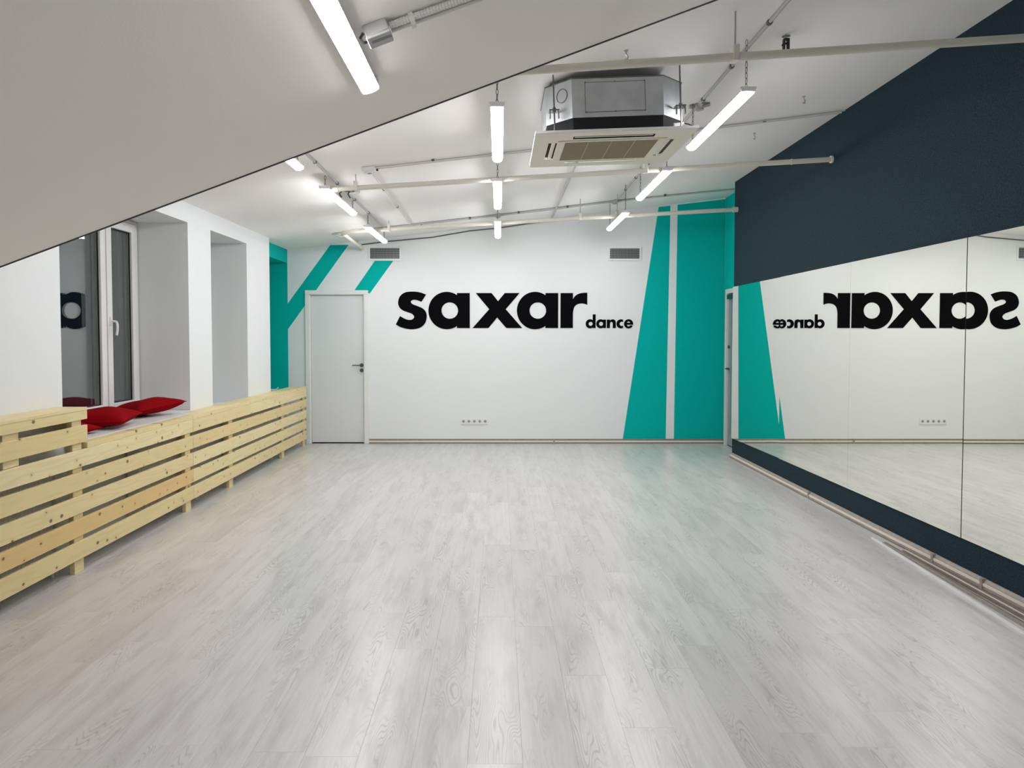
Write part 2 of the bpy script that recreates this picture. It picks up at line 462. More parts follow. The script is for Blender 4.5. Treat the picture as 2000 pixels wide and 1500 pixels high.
# ---- windows
def window(name, y0, y1, z0, z1, stiles, handle_y):
    """white plastic window in a niche of the left wall; stiles: list of (sash y0, sash y1)"""
    xf, xb = -3.215, -3.285
    bm = NB()
    box(bm, xb, xf, y0, y0+0.05, z0, z1); box(bm, xb, xf, y1-0.05, y1, z0, z1)
    box(bm, xb, xf, y0+0.05, y1-0.05, z0, z0+0.05); box(bm, xb, xf, y0+0.05, y1-0.05, z1-0.05, z1)
    w = struct(name, bm, 'white_gloss')
    for i, (a, b) in enumerate(stiles):
        bm = NB(); s = 0.075; f, k = xf+0.018, xb+0.01
        box(bm, k, f, a, a+s, z0+0.03, z1-0.03, 0.004); box(bm, k, f, b-s, b, z0+0.03, z1-0.03, 0.004)
        box(bm, k, f, a+s, b-s, z0+0.03, z0+0.03+s, 0.004); box(bm, k, f, a+s, b-s, z1-0.03-s, z1-0.03, 0.004)
        sash = link('window_sash', bm, 'white_gloss', w)
        bm = NB()
        za, zb = z0+0.03+s-0.01, z1-0.03-s+0.01
        for xx in (-3.252, -3.232): box(bm, xx-0.002, xx+0.002, a+s-0.01, b-s+0.01, za, zb)
        link('window_pane', bm, 'glass', sash)
        bm = NB()
        for q0, q1 in ((a+s, a+s+0.006), (b-s-0.006, b-s)): box(bm, -3.226, -3.216, q0, q1, za, zb)
        box(bm, -3.226, -3.216, a+s, b-s, za+0.01, za+0.016); box(bm, -3.226, -3.216, a+s, b-s, zb-0.016, zb-0.01)
        link('gasket', bm, 'gasket', sash)
        if i == len(stiles)-1:
            hy = handle_y; hz_ = 1.585
            bm = NB()
            box(bm, f-0.001, f+0.010, hy-0.014, hy+0.014, hz_-0.035, hz_+0.035, 0.003)
            tube(bm, [(f+0.008, hy, hz_), (f+0.035, hy, hz_), (f+0.050, hy, hz_-0.006), (f+0.056, hy, hz_-0.03), (f+0.056, hy, hz_-0.07), (f+0.048, hy, hz_-0.115)], 0.0095, 10)
            link('window_handle', bm, 'white_plastic', sash, smooth=True)
    return w
win1 = window('window_1', 4.55, 6.40, 0.80, 2.465, [(4.60, 5.850), (5.866, 6.345)], 5.905)
win2 = window('window_2', 6.93, 7.88, 0.75, 2.47, [(6.97, 7.84)], 7.03)
bm = NB(); box(bm, -3.20, -2.772, 4.54, 6.405, 0.776, 0.80); box(bm, -2.772, -2.665, 4.54, 6.20, 0.776, 0.80)
o = link('window_sill', bm, 'white_gloss', win1); o['label'] = 'deep white sill used as a bench'

# ---- skirting boards
def skirting_back(x0, x1):
    bm = NB(); prism = [(0, 0), (0, 0.062), (-0.008, 0.062), (-0.016, 0.045), (-0.022, 0.0)]
    n = len(prism)
    a = [bm.verts.new((x0, D+p, z)) for p, z in prism]; b = [bm.verts.new((x1, D+p, z)) for p, z in prism]
    bm.faces.new(a); bm.faces.new(b[::-1])
    for i in range(n): bm.faces.new((a[i], b[i], b[(i+1) % n], a[(i+1) % n]))
    bmesh.ops.recalc_face_normals(bm, faces=bm.faces)
    s = struct('baseboard_back', bm, 'skirt_dark')
    bm = NB(); box(bm, x0, x1, D-0.0225, D-0.012, 0.018, 0.040); o = link('cover_strip', bm, 'skirt_light', s); o['label'] = 'lighter beige strip along the middle'
    bm = NB(); box(bm, 0.735, 0.76, D-0.026, D-0.002, 0, 0.064); link('joint_clip', bm, 'skirt_grey', s)
    return s
skirting_back(-1.776, XS-0.002)
def skirting_right(y0, y1):
    bm = NB(); prism = [(0, 0), (0, 0.062), (-0.008, 0.062), (-0.018, 0.046), (-0.028, 0.0)]
    n = len(prism)
    a = [bm.verts.new((XM+p, y0, z)) for p, z in prism]; b = [bm.verts.new((XM+p, y1, z)) for p, z in prism]
    bm.faces.new(a); bm.faces.new(b[::-1])
    for i in range(n): bm.faces.new((a[i], b[i], b[(i+1) % n], a[(i+1) % n]))
    bmesh.ops.recalc_face_normals(bm, faces=bm.faces)
    s = struct('baseboard_right', bm, 'skirt_grey')
    bm = NB(); box(bm, XM-0.027, XM-0.012, y0, y1, 0.024, 0.040); o = link('cover_strip', bm, 'skirt_light', s); o['label'] = 'pale strip along the middle'
    for y in (6.40, 4.55, 4.08):
        bm = NB(); box(bm, XM-0.031, XM-0.001, y, y+0.022, 0, 0.064); link('joint_clip', bm, 'skirt_grey', s)
    bm = NB(); box(bm, XM-0.0285, XM-0.020, y0, y1, 0.0, 0.010); link('brown_lip', bm, 'skirt_dark', s)  # brown lower edge of the skirting profile
skirting_right(YN, YM)

# ================================================================ THINGS
# ---- lettering
S1 = 0.0018107
def L1(p): return (-1.567+p[0]*S1, 1.574+(387-p[1])*S1)
S2 = 0.00041784
def L2(p): return (1.0793+p[0]*S2, 1.574+(685-p[1])*S2)
def circ(cx, cy, rx, ry, n=48): return [(cx+rx*math.cos(2*math.pi*k/n), cy+ry*math.sin(2*math.pi*k/n)) for k in range(n)]
def arc(cx, cy, r, a0, a1, n=24): return [(cx+r*math.cos(math.radians(a0+(a1-a0)*k/n)), cy+r*math.sin(math.radians(a0+(a1-a0)*k/n))) for k in range(n+1)]
def spline(pts, corners, n=7):
    """closed Catmull-Rom through pts, sharp at the indices in corners"""
    out = []; m = len(pts)
    for i in range(m):
        p1, p2 = pts[i], pts[(i+1) % m]
        p0 = pts[i-1] if i not in corners else (2*p1[0]-p2[0], 2*p1[1]-p2[1])
        p3 = pts[(i+2) % m] if (i+1) % m not in corners else (2*p2[0]-p1[0], 2*p2[1]-p1[1])
        if i in corners and (i+1) % m in corners: out.append(p1); continue
        for k in range(n):
            t = k/n
            out.append(tuple(0.5*(2*p1[j]+(p2[j]-p0[j])*t+(2*p0[j]-5*p1[j]+4*p2[j]-p3[j])*t*t+(3*p1[j]-p0[j]-3*p2[j]+p3[j])*t**3) for j in (0, 1)))
    return out
YF = D-0.006
def letter(parent, T, shapes):
    bm = NB()
    for i, loops in enumerate(shapes):
        plate(bm, [[T(p) for p in lp] for lp in loops], YF-0.0004*i, D+0.0005)
    link('letter', bm, 'black', parent)
sign = thing('wall_lettering', 'large black lowercase word saxar on the white back wall', 'lettering', (-0.5, D-0.003, 1.7))
s_pts = [(318, 136), (268, 119), (215, 114), (160, 121), (122, 150), (108, 195), (117, 230), (143, 254), (180, 268), (212, 281), (228, 302),
         (216, 321), (188, 326), (155, 316), (122, 297), (90, 360), (132, 382), (200, 396), (265, 387), (307, 354), (322, 305), (315, 266),
         (290, 239), (252, 222), (217, 208), (203, 192), (215, 178), (242, 176), (283, 190)]
letter(sign, L1, [[spline(s_pts, {0, 14, 15, 28})]])
def big_a(x_left, xc, hx_, s0, s1):
    return [[circ(xc, 256, xc-x_left, 140, 64), circ(hx_, 256, 62, 61, 48)], [[(s0, 125), (s1, 125), (s1, 387), (s0, 387), (s0, 360), (s0+9, 330), (s0+9, 182), (s0, 152)]]]
letter(sign, L1, big_a(335, 472, 495, 549, 645))
letter(sign, L1, [[[(690, 125), (808, 125), (857, 186), (907, 125), (1018, 125), (914, 246), (1038, 387), (919, 387), (850, 308), (785, 387), (665, 387), (791, 246)]]])
letter(sign, L1, big_a(998, 1134, 1155, 1212, 1307))
letter(sign, L1, [[[(1325, 125), (1418, 125), (1418, 170)] + spline([(1418, 170), (1436, 146), (1462, 130), (1495, 124), (1525, 123), (1525, 213), (1500, 204), (1470, 203), (1442, 214), (1425, 238), (1418, 275)], {0, 4, 5, 10}, 5)[1:] + [(1418, 275), (1418, 387), (1325, 387)]]])
sign2 = thing('wall_lettering', 'small black lowercase word dance beside the large word on the back wall', 'lettering', (1.45, D-0.003, 1.63))
def small_a(xl, xc, hx_, s0, s1, top):
    return [[circ(xc, 547, xc-xl, 148, 40), circ(hx_, 548, 66, 66, 32)], [[(s0, top), (s1, top), (s1, 685), (s0, 685)]]]
letter(sign2, L2, small_a(228, 370, 388, 456, 550, 240))
letter(sign2, L2, small_a(572, 714, 727, 794, 886, 410))
letter(sign2, L2, [[[(915, 410), (1015, 410), (1015, 446), (1050, 412), (1105, 400), (1165, 415), (1198, 460), (1207, 530), (1207, 685), (1108, 685), (1108, 545), (1098, 500), (1063, 482), (1028, 500), (1015, 545), (1015, 685), (915, 685)]]])
outer_c = [p for p in arc(1375, 548, 147, -62, -298, 40)]
inner_c = [p for p in arc(1400, 550, 70, 310, 50, 24)][::-1]
letter(sign2, L2, [[outer_c+inner_c]])
e_out = [(1770, 578), (1568, 578), (1577, 610), (1602, 632), (1635, 634), (1668, 614), (1682, 597), (1756, 602)] + \
        [(1622+148*math.cos(math.radians(a)), 548+150*math.sin(math.radians(a))) for a in range(40, 361, 8)]
letter(sign2, L2, [[e_out, [(1572, 515), (1583, 488), (1600, 474), (1622, 468), (1645, 474), (1665, 490), (1675, 515)]]])

# ---- socket row
t = thing('socket_strip', 'row of five white wall sockets low on the back wall', 'socket', (-0.339, D, 0.30))
bm = NB(); box(bm, -0.524, -0.154, D-0.010, D+0.0005, 0.257, 0.345, 0.003); link('socket_frame', bm, 'white_plastic', t)
for k in range(5):
    cx = -0.487+0.074*k
    bm = NB(); tube(bm, [(cx, D-0.0125, 0.303), (cx, D-0.009, 0.303)], 0.026, 18)
    s = link('socket', bm, 'white_plastic', t)
    bm = NB(); disc(bm, (cx, 0.303), 0.018, D-0.0131, D-0.0120, 14); o = link('well_shade', bm, 'vent_bar', s); o['label'] = 'grey disc painting the shade of the socket recess'  # flat grey disc, the shade of the recess is put into its colour

# ---- air vents
def vent(x0, x1, z0, z1, label):
    t = thing('air_vent', label, 'vent', ((x0+x1)/2, D, (z0+z1)/2), 'air vents on the back wall')
    bm = NB(); f = 0.028
    for a in ((x0-f, x1+f, z1, z1+f), (x0-f, x1+f, z0-f, z0), (x0-f, x0, z0, z1), (x1, x1+f, z0, z1)): box(bm, a[0], a[1], D-0.012, D+0.0005, a[2], a[3], 0.002)
    link('vent_frame', bm, 'white_plastic', t)
    bm = NB(); box(bm, x0, x1, D-0.002, D+0.0005, z0, z1); link('vent_back', bm, 'vent_dark', t)
    n = 6
    for k in range(n):
        zz = z0+(k+0.5)*(z1-z0)/n
        bm = NB(); vs = box(bm, x0, x1, D-0.011, D-0.003, zz-0.0032, zz+0.0032); 
        link('louver', bm, 'vent_bar', t)
    bm = NB()
    for k in range(1, 20):
        xx = x0+k*(x1-x0)/20; box(bm, xx-0.0025, xx+0.0025, D-0.007, D-0.0025, z0, z1)
    o = link('grid_bars', bm, 'vent_bar', t); o['kind'] = 'stuff'
vent(-1.746, -1.350, 2.512, 2.655, 'white framed dark vent grille over the white door, left end of the wall')
vent(1.500, 1.898, 2.512, 2.650, 'white framed dark vent grille beside the tall teal stripe')

# ---- mirrors
mirror_spec = [(7.142, 8.575, 0.0125, 'mirror panel at the far end of the navy wall, reflecting the teal stripe'),
               (5.722, 7.140, 0.0, 'mirror panel reflecting the small word dance, second from the far end'),
               (4.308, 5.720, 0.001, 'mirror panel reflecting the middle of the large black word'),
               (2.890, 4.306, -0.0046, 'nearest mirror panel, at the right edge of the photo')]
for y0, y1, yaw, lab in mirror_spec:
    bm = NB(); h = (y1-y0)/2
    box(bm, 0.0, 0.004, -h+0.0003, h-0.0003, 0.24, 2.05)
    for f in bm.faces:
        c = f.calc_center_median()
        f.material_index = 0 if c.x < 0.0001 else 1
    o = link('mirror_panel', bm, ['mirror', 'mirror_edge'])
    o.location = (2.797, (y0+y1)/2, 0); o.rotation_euler = (0, 0, yaw)
    tag(o, lab, 'mirror', 'mirror panels on the navy wall')

# ---- wooden radiator screens
def slat(parent, y0, y1, z0, z1, m='pine', name='slat', x0=-2.600, x1=-2.580):
    bm = NB(); cy, cz = (y0+y1)/2, (z0+z1)/2
    box(bm, x0, x1, y0-cy, y1-cy, z0-cz, z1-cz, 0.002)
    o = link(name, bm, m, parent, world=False)
    o.location = Vector((0, cy, cz))-parent.location
    return o
def post(parent, y0, y1, z0, z1):
    bm = NB(); cy, cz = (y0+y1)/2, (z0+z1)/2
    box(bm, -2.632, -2.6005, y0-cy, y1-cy, z0-cz, z1-cz, 0.0015)
    o = link('post', bm, 'pine', parent, world=False); o.location = Vector((0, cy, cz))-parent.location
rows = [(0.655, 0.760), (0.515, 0.622), (0.370, 0.477), (0.230, 0.336), (0.088, 0.198)]
sa = thing('radiator_screen', 'low slatted pine radiator screen below the window bench with red cushions', 'radiator screen', (0, 4.3, 0))
for i, (a, b) in enumerate(rows): slat(sa, 2.55, 6.015, a, b, 'pine_warm' if i == 3 else 'pine')
for y in (2.75, 4.345, 5.905): post(sa, y, y+0.097, 0, 0.76)
slat(sa, 4.475, 6.015, 0.7605, 0.795, name='top_board', x0=-2.660, x1=-2.582)
sb = thing('radiator_screen', 'low slatted pine radiator screen running to the white door', 'radiator screen', (0, 7.8, 0))
for i, (a, b) in enumerate(rows):
    if i == 0: slat(sb, 6.02, 7.40, a, b); slat(sb, 7.403, 9.56, a, b)
    else: slat(sb, 6.02, 9.56, a, b)
for y in (6.86, 8.53, 9.46): post(sb, y, y+0.097, 0, 0.76)
slat(sb, 6.02, 7.40, 0.7605, 0.795, name='top_board', x0=-2.660, x1=-2.582)
slat(sb, 7.403, 9.56, 0.7605, 0.795, name='top_board', x0=-2.768, x1=-2.582)
bm = NB(); box(bm, -2.768, -2.6605, 6.203, 7.40, 0.7605, 0.794); link('top_board', bm, 'pine', sb)
sc_ = thing('raised_radiator_screen', 'short raised pine screen standing above the low one at the left edge', 'radiator screen', (0, 3.5, 0.8))
slat(sc_, 2.55, 4.475, 0.945, 1.0); slat(sc_, 2.55, 4.475, 0.804, 0.909)
slat(sc_, 2.55, 4.475, 1.0005, 1.020, name='top_board', x0=-2.768, x1=-2.578)
for y in (2.75, 3.735, 4.345):
    post(sc_, y, y+0.097 if y != 3.735 else 3.86, 0.7605, 1.0)
bm = NB(); box(bm, -2.766, -2.636, 4.455, 4.475, 0.802, 1.0); link('end_panel', bm, 'pine', sc_)
for y in (3.0, 4.05): 
    bm = NB(); box(bm, -2.766, -2.634, y, y+0.04, 0.955, 0.9995); link('crosspiece', bm, 'pine', sc_)

# ---- radiators behind the screens
def radiator(y0, y1, label):
    t = thing('radiator', label, 'radiator', (-2.70, (y0+y1)/2, 0.1), 'radiators behind the pine screens')
    bm = NB(); box(bm, -2.755, -2.672, y0, y1, 0.11, 0.66); link('panel', bm, 'rad', t)
    bm = NB(); n = int((y1-y0)/0.033)
    for k in range(n):
        y = y0+0.012+k*0.033; box(bm, -2.6725, -2.6695, y, y+0.018, 0.13, 0.64)
    o = link('ribs', bm, 'rad', t); o['kind'] = 'stuff'
    bm = NB()
    for k in range(12): box(bm, -2.6725, -2.6705, y0, y1, 0.15+k*0.042, 0.158+k*0.042)
    o = link('cross_ribs', bm, 'rad', t); o['kind'] = 'stuff'
    bm = NB(); box(bm, -2.757, -2.668, y0-0.004, y1+0.004, 0.655, 0.672); link('top_grille', bm, 'rad', t)
    bm = NB(); tube(bm, [(-2.71, y1+0.002, 0.16), (-2.71, y1+0.05, 0.16), (-2.71, y1+0.06, 0.14), (-2.71, y1+0.06, 0.0)], 0.011); link('pipe', bm, 'white_gloss', t)
    bm = NB(); tube(bm, [(-2.71, y1+0.002, 0.62), (-2.71, y1+0.09, 0.62), (-2.71, y1+0.10, 0.6), (-2.71, y1+0.10, 0.0)], 0.011); link('pipe', bm, 'white_gloss', t)
radiator(2.7, 4.24, 'pale ribbed radiator behind the slats at the left edge')
radiator(5.28, 6.30, 'pale radiator behind the slats under the window')
radiator(7.12, 8.40, 'pale radiator behind the slats nearest the white door')

# ---- cushions
def cushion(name, label, w, d, h, loc, rot):
    bm = NB(); N = 18; grid = []
    for side in (1, -1):
        g = []
        for i in range(N+1):
            row = []
            for j in range(N+1):
                u, v = -1+2*i/N, -1+2*j/N
                e = max(0.0, (1-abs(u)**2.4)*(1-abs(v)**2.4))
                z = side*h/2*e**0.46
                if side < 0: z *= 0.8
                xx = u*w/2*(1-0.10*(1-v*v)); yy = v*d/2*(1-0.10*(1-u*u))
                z += 0.006*math.sin(5*u+2*v)*e
                if side < 0 and (i in (0, N) or j in (0, N)): row.append(grid[0][i][j])
                else: row.append(bm.verts.new((xx, yy, z)))
            g.append(row)
        grid.append(g)
        for i in range(N):
            for j in range(N):
                q = (g[i][j], g[i+1][j], g[i+1][j+1], g[i][j+1])
                bm.faces.new(q if side > 0 else q[::-1])
    o = link(name, bm, 'red', smooth=True)
    o.location = loc; o.rotation_euler = rot
    tag(o, label, 'cushion', 'red cushions on the window bench')
    return o
R = math.radians
cushion('cushion', 'plump red cushion lying nearest the raised pine screen', 0.44, 0.46, 0.15, (-2.90, 5.20, 0.864), (R(2), R(-1), R(12)))
cushion('cushion', 'red cushion leaning at the far end of the window bench', 0.44, 0.46, 0.145, (-2.95, 5.98, 0.866), (R(6), R(-5), R(-28)))
cushion('cushion', 'red cushion with only a corner showing beside the raised pine screen', 0.38, 0.40, 0.10, (-2.93, 4.735, 0.848), (R(-3), R(2), R(-4)))

# ---- linear lamps
def chain_bm(x, y, z0, z1):
    bm = NB(); n = max(1, int(round((z1-z0)/0.030))); st = (z1-z0)/n
    for k in range(n): torus_link(bm, (x, y, z0+(k+0.5)*st), st*0.60, 0.0065, 0.0022, (k % 2)*math.pi/2+0.4)
    return bm
LAMP_LEN, LW = 1.18, 0.037
def lamp_parts(t, flat=False):
    """parts in the lamp's own frame: origin at the middle of the top, long axis along y"""
    h = LAMP_LEN/2
    zb = -0.036 if flat else -0.020; dd = 0.010 if flat else 0.026
    bm = NB(); prism_y(bm, [(-0.030, 0.0), (0.030, 0.0), (LW, -0.014), (LW, zb), (-LW, zb), (-LW, -0.014)], -h, h)
    link('housing', bm, 'lamp_body', t, world=False)
    pr = [(-LW+0.001, zb-0.0003)]+[(-(LW-0.001)*math.cos(math.pi*k/12), zb-0.0003-dd*math.sin(math.pi*k/12)) for k in range(1, 12)]+[(LW-0.001, zb-0.0003)]
    bm = NB(); prism_y(bm, pr, -h-0.004, h+0.004); link('diffuser', bm, 'diffuser', t, world=False)
    for s in (-1, 1):
        bm = NB(); prism_y(bm, [(-LW-0.007, 0.003), (LW+0.007, 0.003), (LW+0.007, -0.006), (LW-0.002, zb-0.004), (-LW+0.002, zb-0.004), (-LW-0.007, -0.006)], s*(h+0.012), s*(h-0.006))
        link('end_cap', bm, 'lamp_body', t, world=False)
def hung_lamp(x, z, y0, label, extra=0.0):
    t = thing('linear_lamp', label, 'lamp', (x, y0+LAMP_LEN/2, z+0.046), 'linear lamps hung on chains')
    lamp_parts(t)
    for yy in (y0+0.03, y0+LAMP_LEN-0.03):
        bm = chain_bm(x, yy, z+0.046, ceil_z(x)-0.004); o = link('chain', bm, 'dark_steel', t)
hung_lamp(-1.45, 2.66, 4.05, 'linear LED lamp peeking out behind the dark edge of the sloped ceiling')
hung_lamp(-1.45, 2.66, 5.99, 'linear LED lamp hung below the left conduit, by the black cable ends')
hung_lamp(-1.45, 2.636, 7.93, 'linear LED lamp over the left vent, nearest the white door')
hung_lamp(-0.012, 2.72, 4.06, 'linear LED lamp seen end on, left of the ceiling air conditioner')
hung_lamp(-0.014, 2.72, 5.99, 'linear LED lamp seen end on, second of the middle row')
hung_lamp(-0.017, 2.703, 7.96, 'linear LED lamp seen end on, farthest and shortest looking of the middle row')
hung_lamp(1.395, 2.808, 4.07, 'linear LED lamp on long chains, right of the ceiling air conditioner')
hung_lamp(1.395, 2.808, 5.99, 'linear LED lamp hung just beyond the air conditioner, over the middle white pipe')
hung_lamp(1.395, 2.796, 7.94, 'linear LED lamp over the right vent, in front of the farthest pipe')
SA = math.atan(0.368)
for xs, ys, lab in ((-0.535, 1.76, 'linear LED lamp fixed flat on the near sloped ceiling'),
                    (-0.535, -1.3, 'unseen linear LED lamp added on the sloped ceiling behind the photographer'),):  # second lamp is unseen, added to light the near part of the room
    t = thing('ceiling_lamp', lab, 'lamp', (xs+0.006*math.sin(SA), ys+LAMP_LEN/2, slope_z(xs)-0.006), 'linear lamps on the sloped ceiling')
    t.rotation_euler = (0, -SA, 0)
    lamp_parts(t, True)
hung_lamp(1.395, 2.808, 0.2, 'unseen linear LED lamp added overhead, out of view')  # out of view, added to brighten the near floor and ceiling
hung_lamp(1.395, 2.808, -1.7, 'unseen linear LED lamp added at the rear of the room')  # another unseen lamp, added for light from the rear

# ---- junction box and hose on the sloped ceiling
def on_slope(x, y, dn=0.0): return Vector((x+dn*math.sin(SA), y, slope_z(x)-dn*math.cos(SA)))
t = thing('junction_box', 'square grey junction box on the sloped ceiling beside the near lamp', 'junction box', on_slope(-0.43, 2.53))
t.rotation_euler = (0, -SA, R(0))
bm = NB(); box(bm, -0.042, 0.042, -0.042, 0.042, -0.040, 0.0, 0.003); link('box_body', bm, 'conduit', t, world=False)
bm = NB(); box(bm, -0.044, 0.044, -0.044, 0.044, -0.050, -0.0405, 0.003); link('box_lid', bm, 'conduit', t, world=False)
bm = NB(); box(bm, -0.030, 0.0435, -0.014, 0.004, -0.0512, -0.0502); o = link('lid_band', bm, 'dark_steel', t, world=False); o['label'] = 'darker band across the lid'
bm = NB(); tube(bm, [(-0.046, -0.03, -0.02), (-0.062, -0.025, -0.03), (-0.060, 0.02, -0.03), (-0.05, 0.045, -0.02)], 0.005, 8); o = link('black_cable', bm, 'dark_plastic', t, world=False); o['label'] = 'short black cable'
t = thing('corrugated_conduit', 'ribbed pale conduit from the near junction box up the sloped ceiling', 'conduit', on_slope(-0.2, 2.54))
pts = [on_slope(-0.385, 2.525, 0.016), on_slope(-0.25, 2.53, 0.015), on_slope(0.1, 2.55, 0.015), on_slope(0.6, 2.57, 0.015), on_slope(1.0, 2.58, 0.015)]
bm = NB(); tube(bm, pts, 0.0125, 10, ribbed=0.011); link('hose', bm, 'conduit_light', t)
pts = [on_slope(-0.385, 2.560, 0.016), on_slope(0.1, 2.585, 0.012), on_slope(0.6, 2.605, 0.012), on_slope(1.0, 2.615, 0.012)]
bm = NB(); tube(bm, pts, 0.011, 10); link('smooth_tube', bm, 'conduit_light', t)
bm = NB(); p = on_slope(-0.31, 2.545, 0.014)
tube(bm, [p+Vector((-0.008*math.cos(SA), 0, -0.008*math.sin(SA))), p+Vector((0.008*math.cos(SA), 0, 0.008*math.sin(SA)))], 0.030, 12); link('clip', bm, 'conduit_light', t)

# ---- conduits along the ceiling
def ceil_pt(x, y, dn=0.010): return Vector((x, y, ceil_z(x)-dn))
def conduit(label, pts, r=0.009, m='conduit', clips=(), ribbed=0.0, group='conduits on the ceiling'):
    t = thing('conduit', label, 'conduit', pts[len(pts)//2], group)
    bm = NB(); tube(bm, pts, r, 8, ribbed=ribbed); link('tube', bm, m, t)
    for c in clips:
        bm = NB(); d = Vector(c[1]).normalized(); p = Vector(c[0])
        tube(bm, [p-d*0.012, p+d*0.012], r*1.55, 8); link('clip', bm, 'dark_steel', t)
    return t
def along_y(x, y0, y1, step=0.75, dn=0.010): return [((x, y, ceil_z(x)-dn), (0, 1, 0)) for y in [y0+step*(k+0.4) for k in range(int((y1-y0)/step))]]
def along_x(y, x0, x1, step=0.75, dn=0.010): return [((x, y, ceil_z(x)-dn), (1, 0, 0.117)) for x in [x0+step*(k+0.4) for k in range(int((x1-x0)/step))]]
conduit('grey conduit running over the left row of lamps', [ceil_pt(-1.412, 3.56), ceil_pt(-1.412, 8.80)], 0.010, clips=along_y(-1.412, 4.5, 8.8))
conduit('grey conduit running over the right row of lamps', [ceil_pt(1.436, -2.0), ceil_pt(1.436, 4.5), ceil_pt(1.436, 8.86)], 0.010, clips=along_y(1.436, 3.0, 8.8, 0.62))
conduit('thin pale conduit running from the square ceiling box towards the back wall', [ceil_pt(-1.07, 6.02), ceil_pt(-1.088, 8.80)], 0.008, 'conduit_light', clips=along_y(-1.08, 6.4, 8.6, 0.9))
conduit('thin conduit crossing the ceiling behind the air conditioner, ending at the navy wall', [ceil_pt(-1.02, 5.90), ceil_pt(0.3, 5.93), ceil_pt(2.80, 5.87)], 0.0055, clips=along_x(5.9, -0.9, 2.7, 0.9))
conduit('second thin conduit beside the one behind the air conditioner', [ceil_pt(-1.02, 5.96), ceil_pt(0.3, 5.985), ceil_pt(2.80, 5.93)], 0.005, 'conduit_light')
conduit('dark twin conduit crossing the ceiling in front of the back wall', [ceil_pt(-2.04, 8.86, 0.012), ceil_pt(-1.0, 8.86, 0.012), ceil_pt(0.0, 8.90, 0.012), ceil_pt(1.40, 8.88, 0.012), ceil_pt(2.2, 8.96, 0.012), ceil_pt(3.05, 9.06, 0.012)], 0.011, clips=along_x(8.88, -1.8, 2.6, 0.6))
conduit('thinner conduit following the dark twin conduit near the back wall', [ceil_pt(-1.40, 8.92, 0.010), ceil_pt(0.0, 8.96, 0.010), ceil_pt(0.55, 8.97, 0.012), ceil_pt(1.38, 8.93, 0.010)], 0.007)
conduit('ribbed grey hose from the air conditioner to the back wall', [ceil_pt(0.70, 5.06, 0.014), ceil_pt(0.705, 9.70, 0.014)], 0.014, 'conduit', ribbed=0.03)
conduit('short grey conduit slanting to the back wall from the elbow of the farthest pipe', [ceil_pt(-2.05, 8.86, 0.012), ceil_pt(-1.90, 9.70, 0.012)], 0.010)
t = thing('cable', 'dark cable along the top of the back wall', 'cable', (-0.6, D-0.01, 2.8))
bm = NB(); tube(bm, [(-1.86, D-0.008, 2.70), (-1.5, D-0.008, 2.745), (-0.9, D-0.008, 2.80), (-0.4, D-0.008, 2.885), (0.0, D-0.008, 2.925), (0.4, D-0.008, 2.985), (0.7, D-0.008, 3.02)], 0.008, 8)
link('sheath', bm, 'dark_steel', t)

# ---- ceiling junction boxes
def ceil_box(name, label, x, y, s, m, r=False):
    t = thing(name, label, 'junction box', (x, y, ceil_z(x)))
    t.rotation_euler = (0, -math.atan(0.117), 0)
    bm = NB(); box(bm, -s, s, -s, s, -0.035, -0.001, 0.004); link('box_body', bm, m, t, world=False)
    bm = NB()
    if r: tube(bm, [(0, 0, -0.046), (0, 0, -0.0355)], s*0.8, 16)
    else: box(bm, -s*0.9, s*0.9, -s*0.9, s*0.9, -0.044, -0.0355, 0.003)
    link('box_lid', bm, m, t, world=False)
    return t
t = ceil_box('junction_box', 'pale square ceiling box where two thin conduits meet', -1.07, 5.94, 0.055, 'white_plastic', True)
bm = NB(); tube(bm, [(0, 0, -0.0475), (0, 0, -0.0462)], 0.018, 12); o = link('box_port', bm, 'skirt_dark', t, world=False); o['label'] = 'dark port in the middle'
for dx, dy in ((0.035, 0.058), (0.058, 0.02)):
    bm = NB(); tube(bm, [(dx-0.01, dy, -0.02), (dx+0.012, dy, -0.02)], 0.010, 8); link('cable_gland', bm, 'dark_plastic', t, world=False)
def cross_box(label, x, y):
    t = ceil_box('round_junction_box', label, x, y, 0.034, 'conduit', True)
    for dx, dy in ((1, 0), (-1, 0), (0, 1), (0, -1)):
        bm = NB(); tube(bm, [(dx*0.03, dy*0.03, -0.018), (dx*0.075, dy*0.075, -0.012)], 0.014, 8); link('cable_gland', bm, 'conduit', t, world=False)
    return t
cross_box('grey junction box beside the air conditioner, above the right near lamp', 1.445, 5.24)
cross_box('grey junction box where the right conduit meets the dark twin conduit', 1.42, 8.90)
cross_box('grey junction box over the farthest middle lamp', -0.015, 8.90)
t = ceil_box('junction_box', 'grey ceiling box with loose black cable ends above the left second lamp', -1.33, 6.62, 0.045, 'conduit')
for k, (dx, dy, z) in enumerate(((-0.10, -0.20, -0.075), (0.02, -0.24, -0.05), (-0.05, -0.06, -0.06))):
    bm = NB(); tube(bm, [(dx*0.4, dy*0.2, -0.03), (dx*0.8, dy*0.8, z*0.6), (dx, dy, z), (dx+0.012, dy+0.02, z-0.03)], 0.006, 8); link('cable_end', bm, 'dark_plastic', t, world=False)

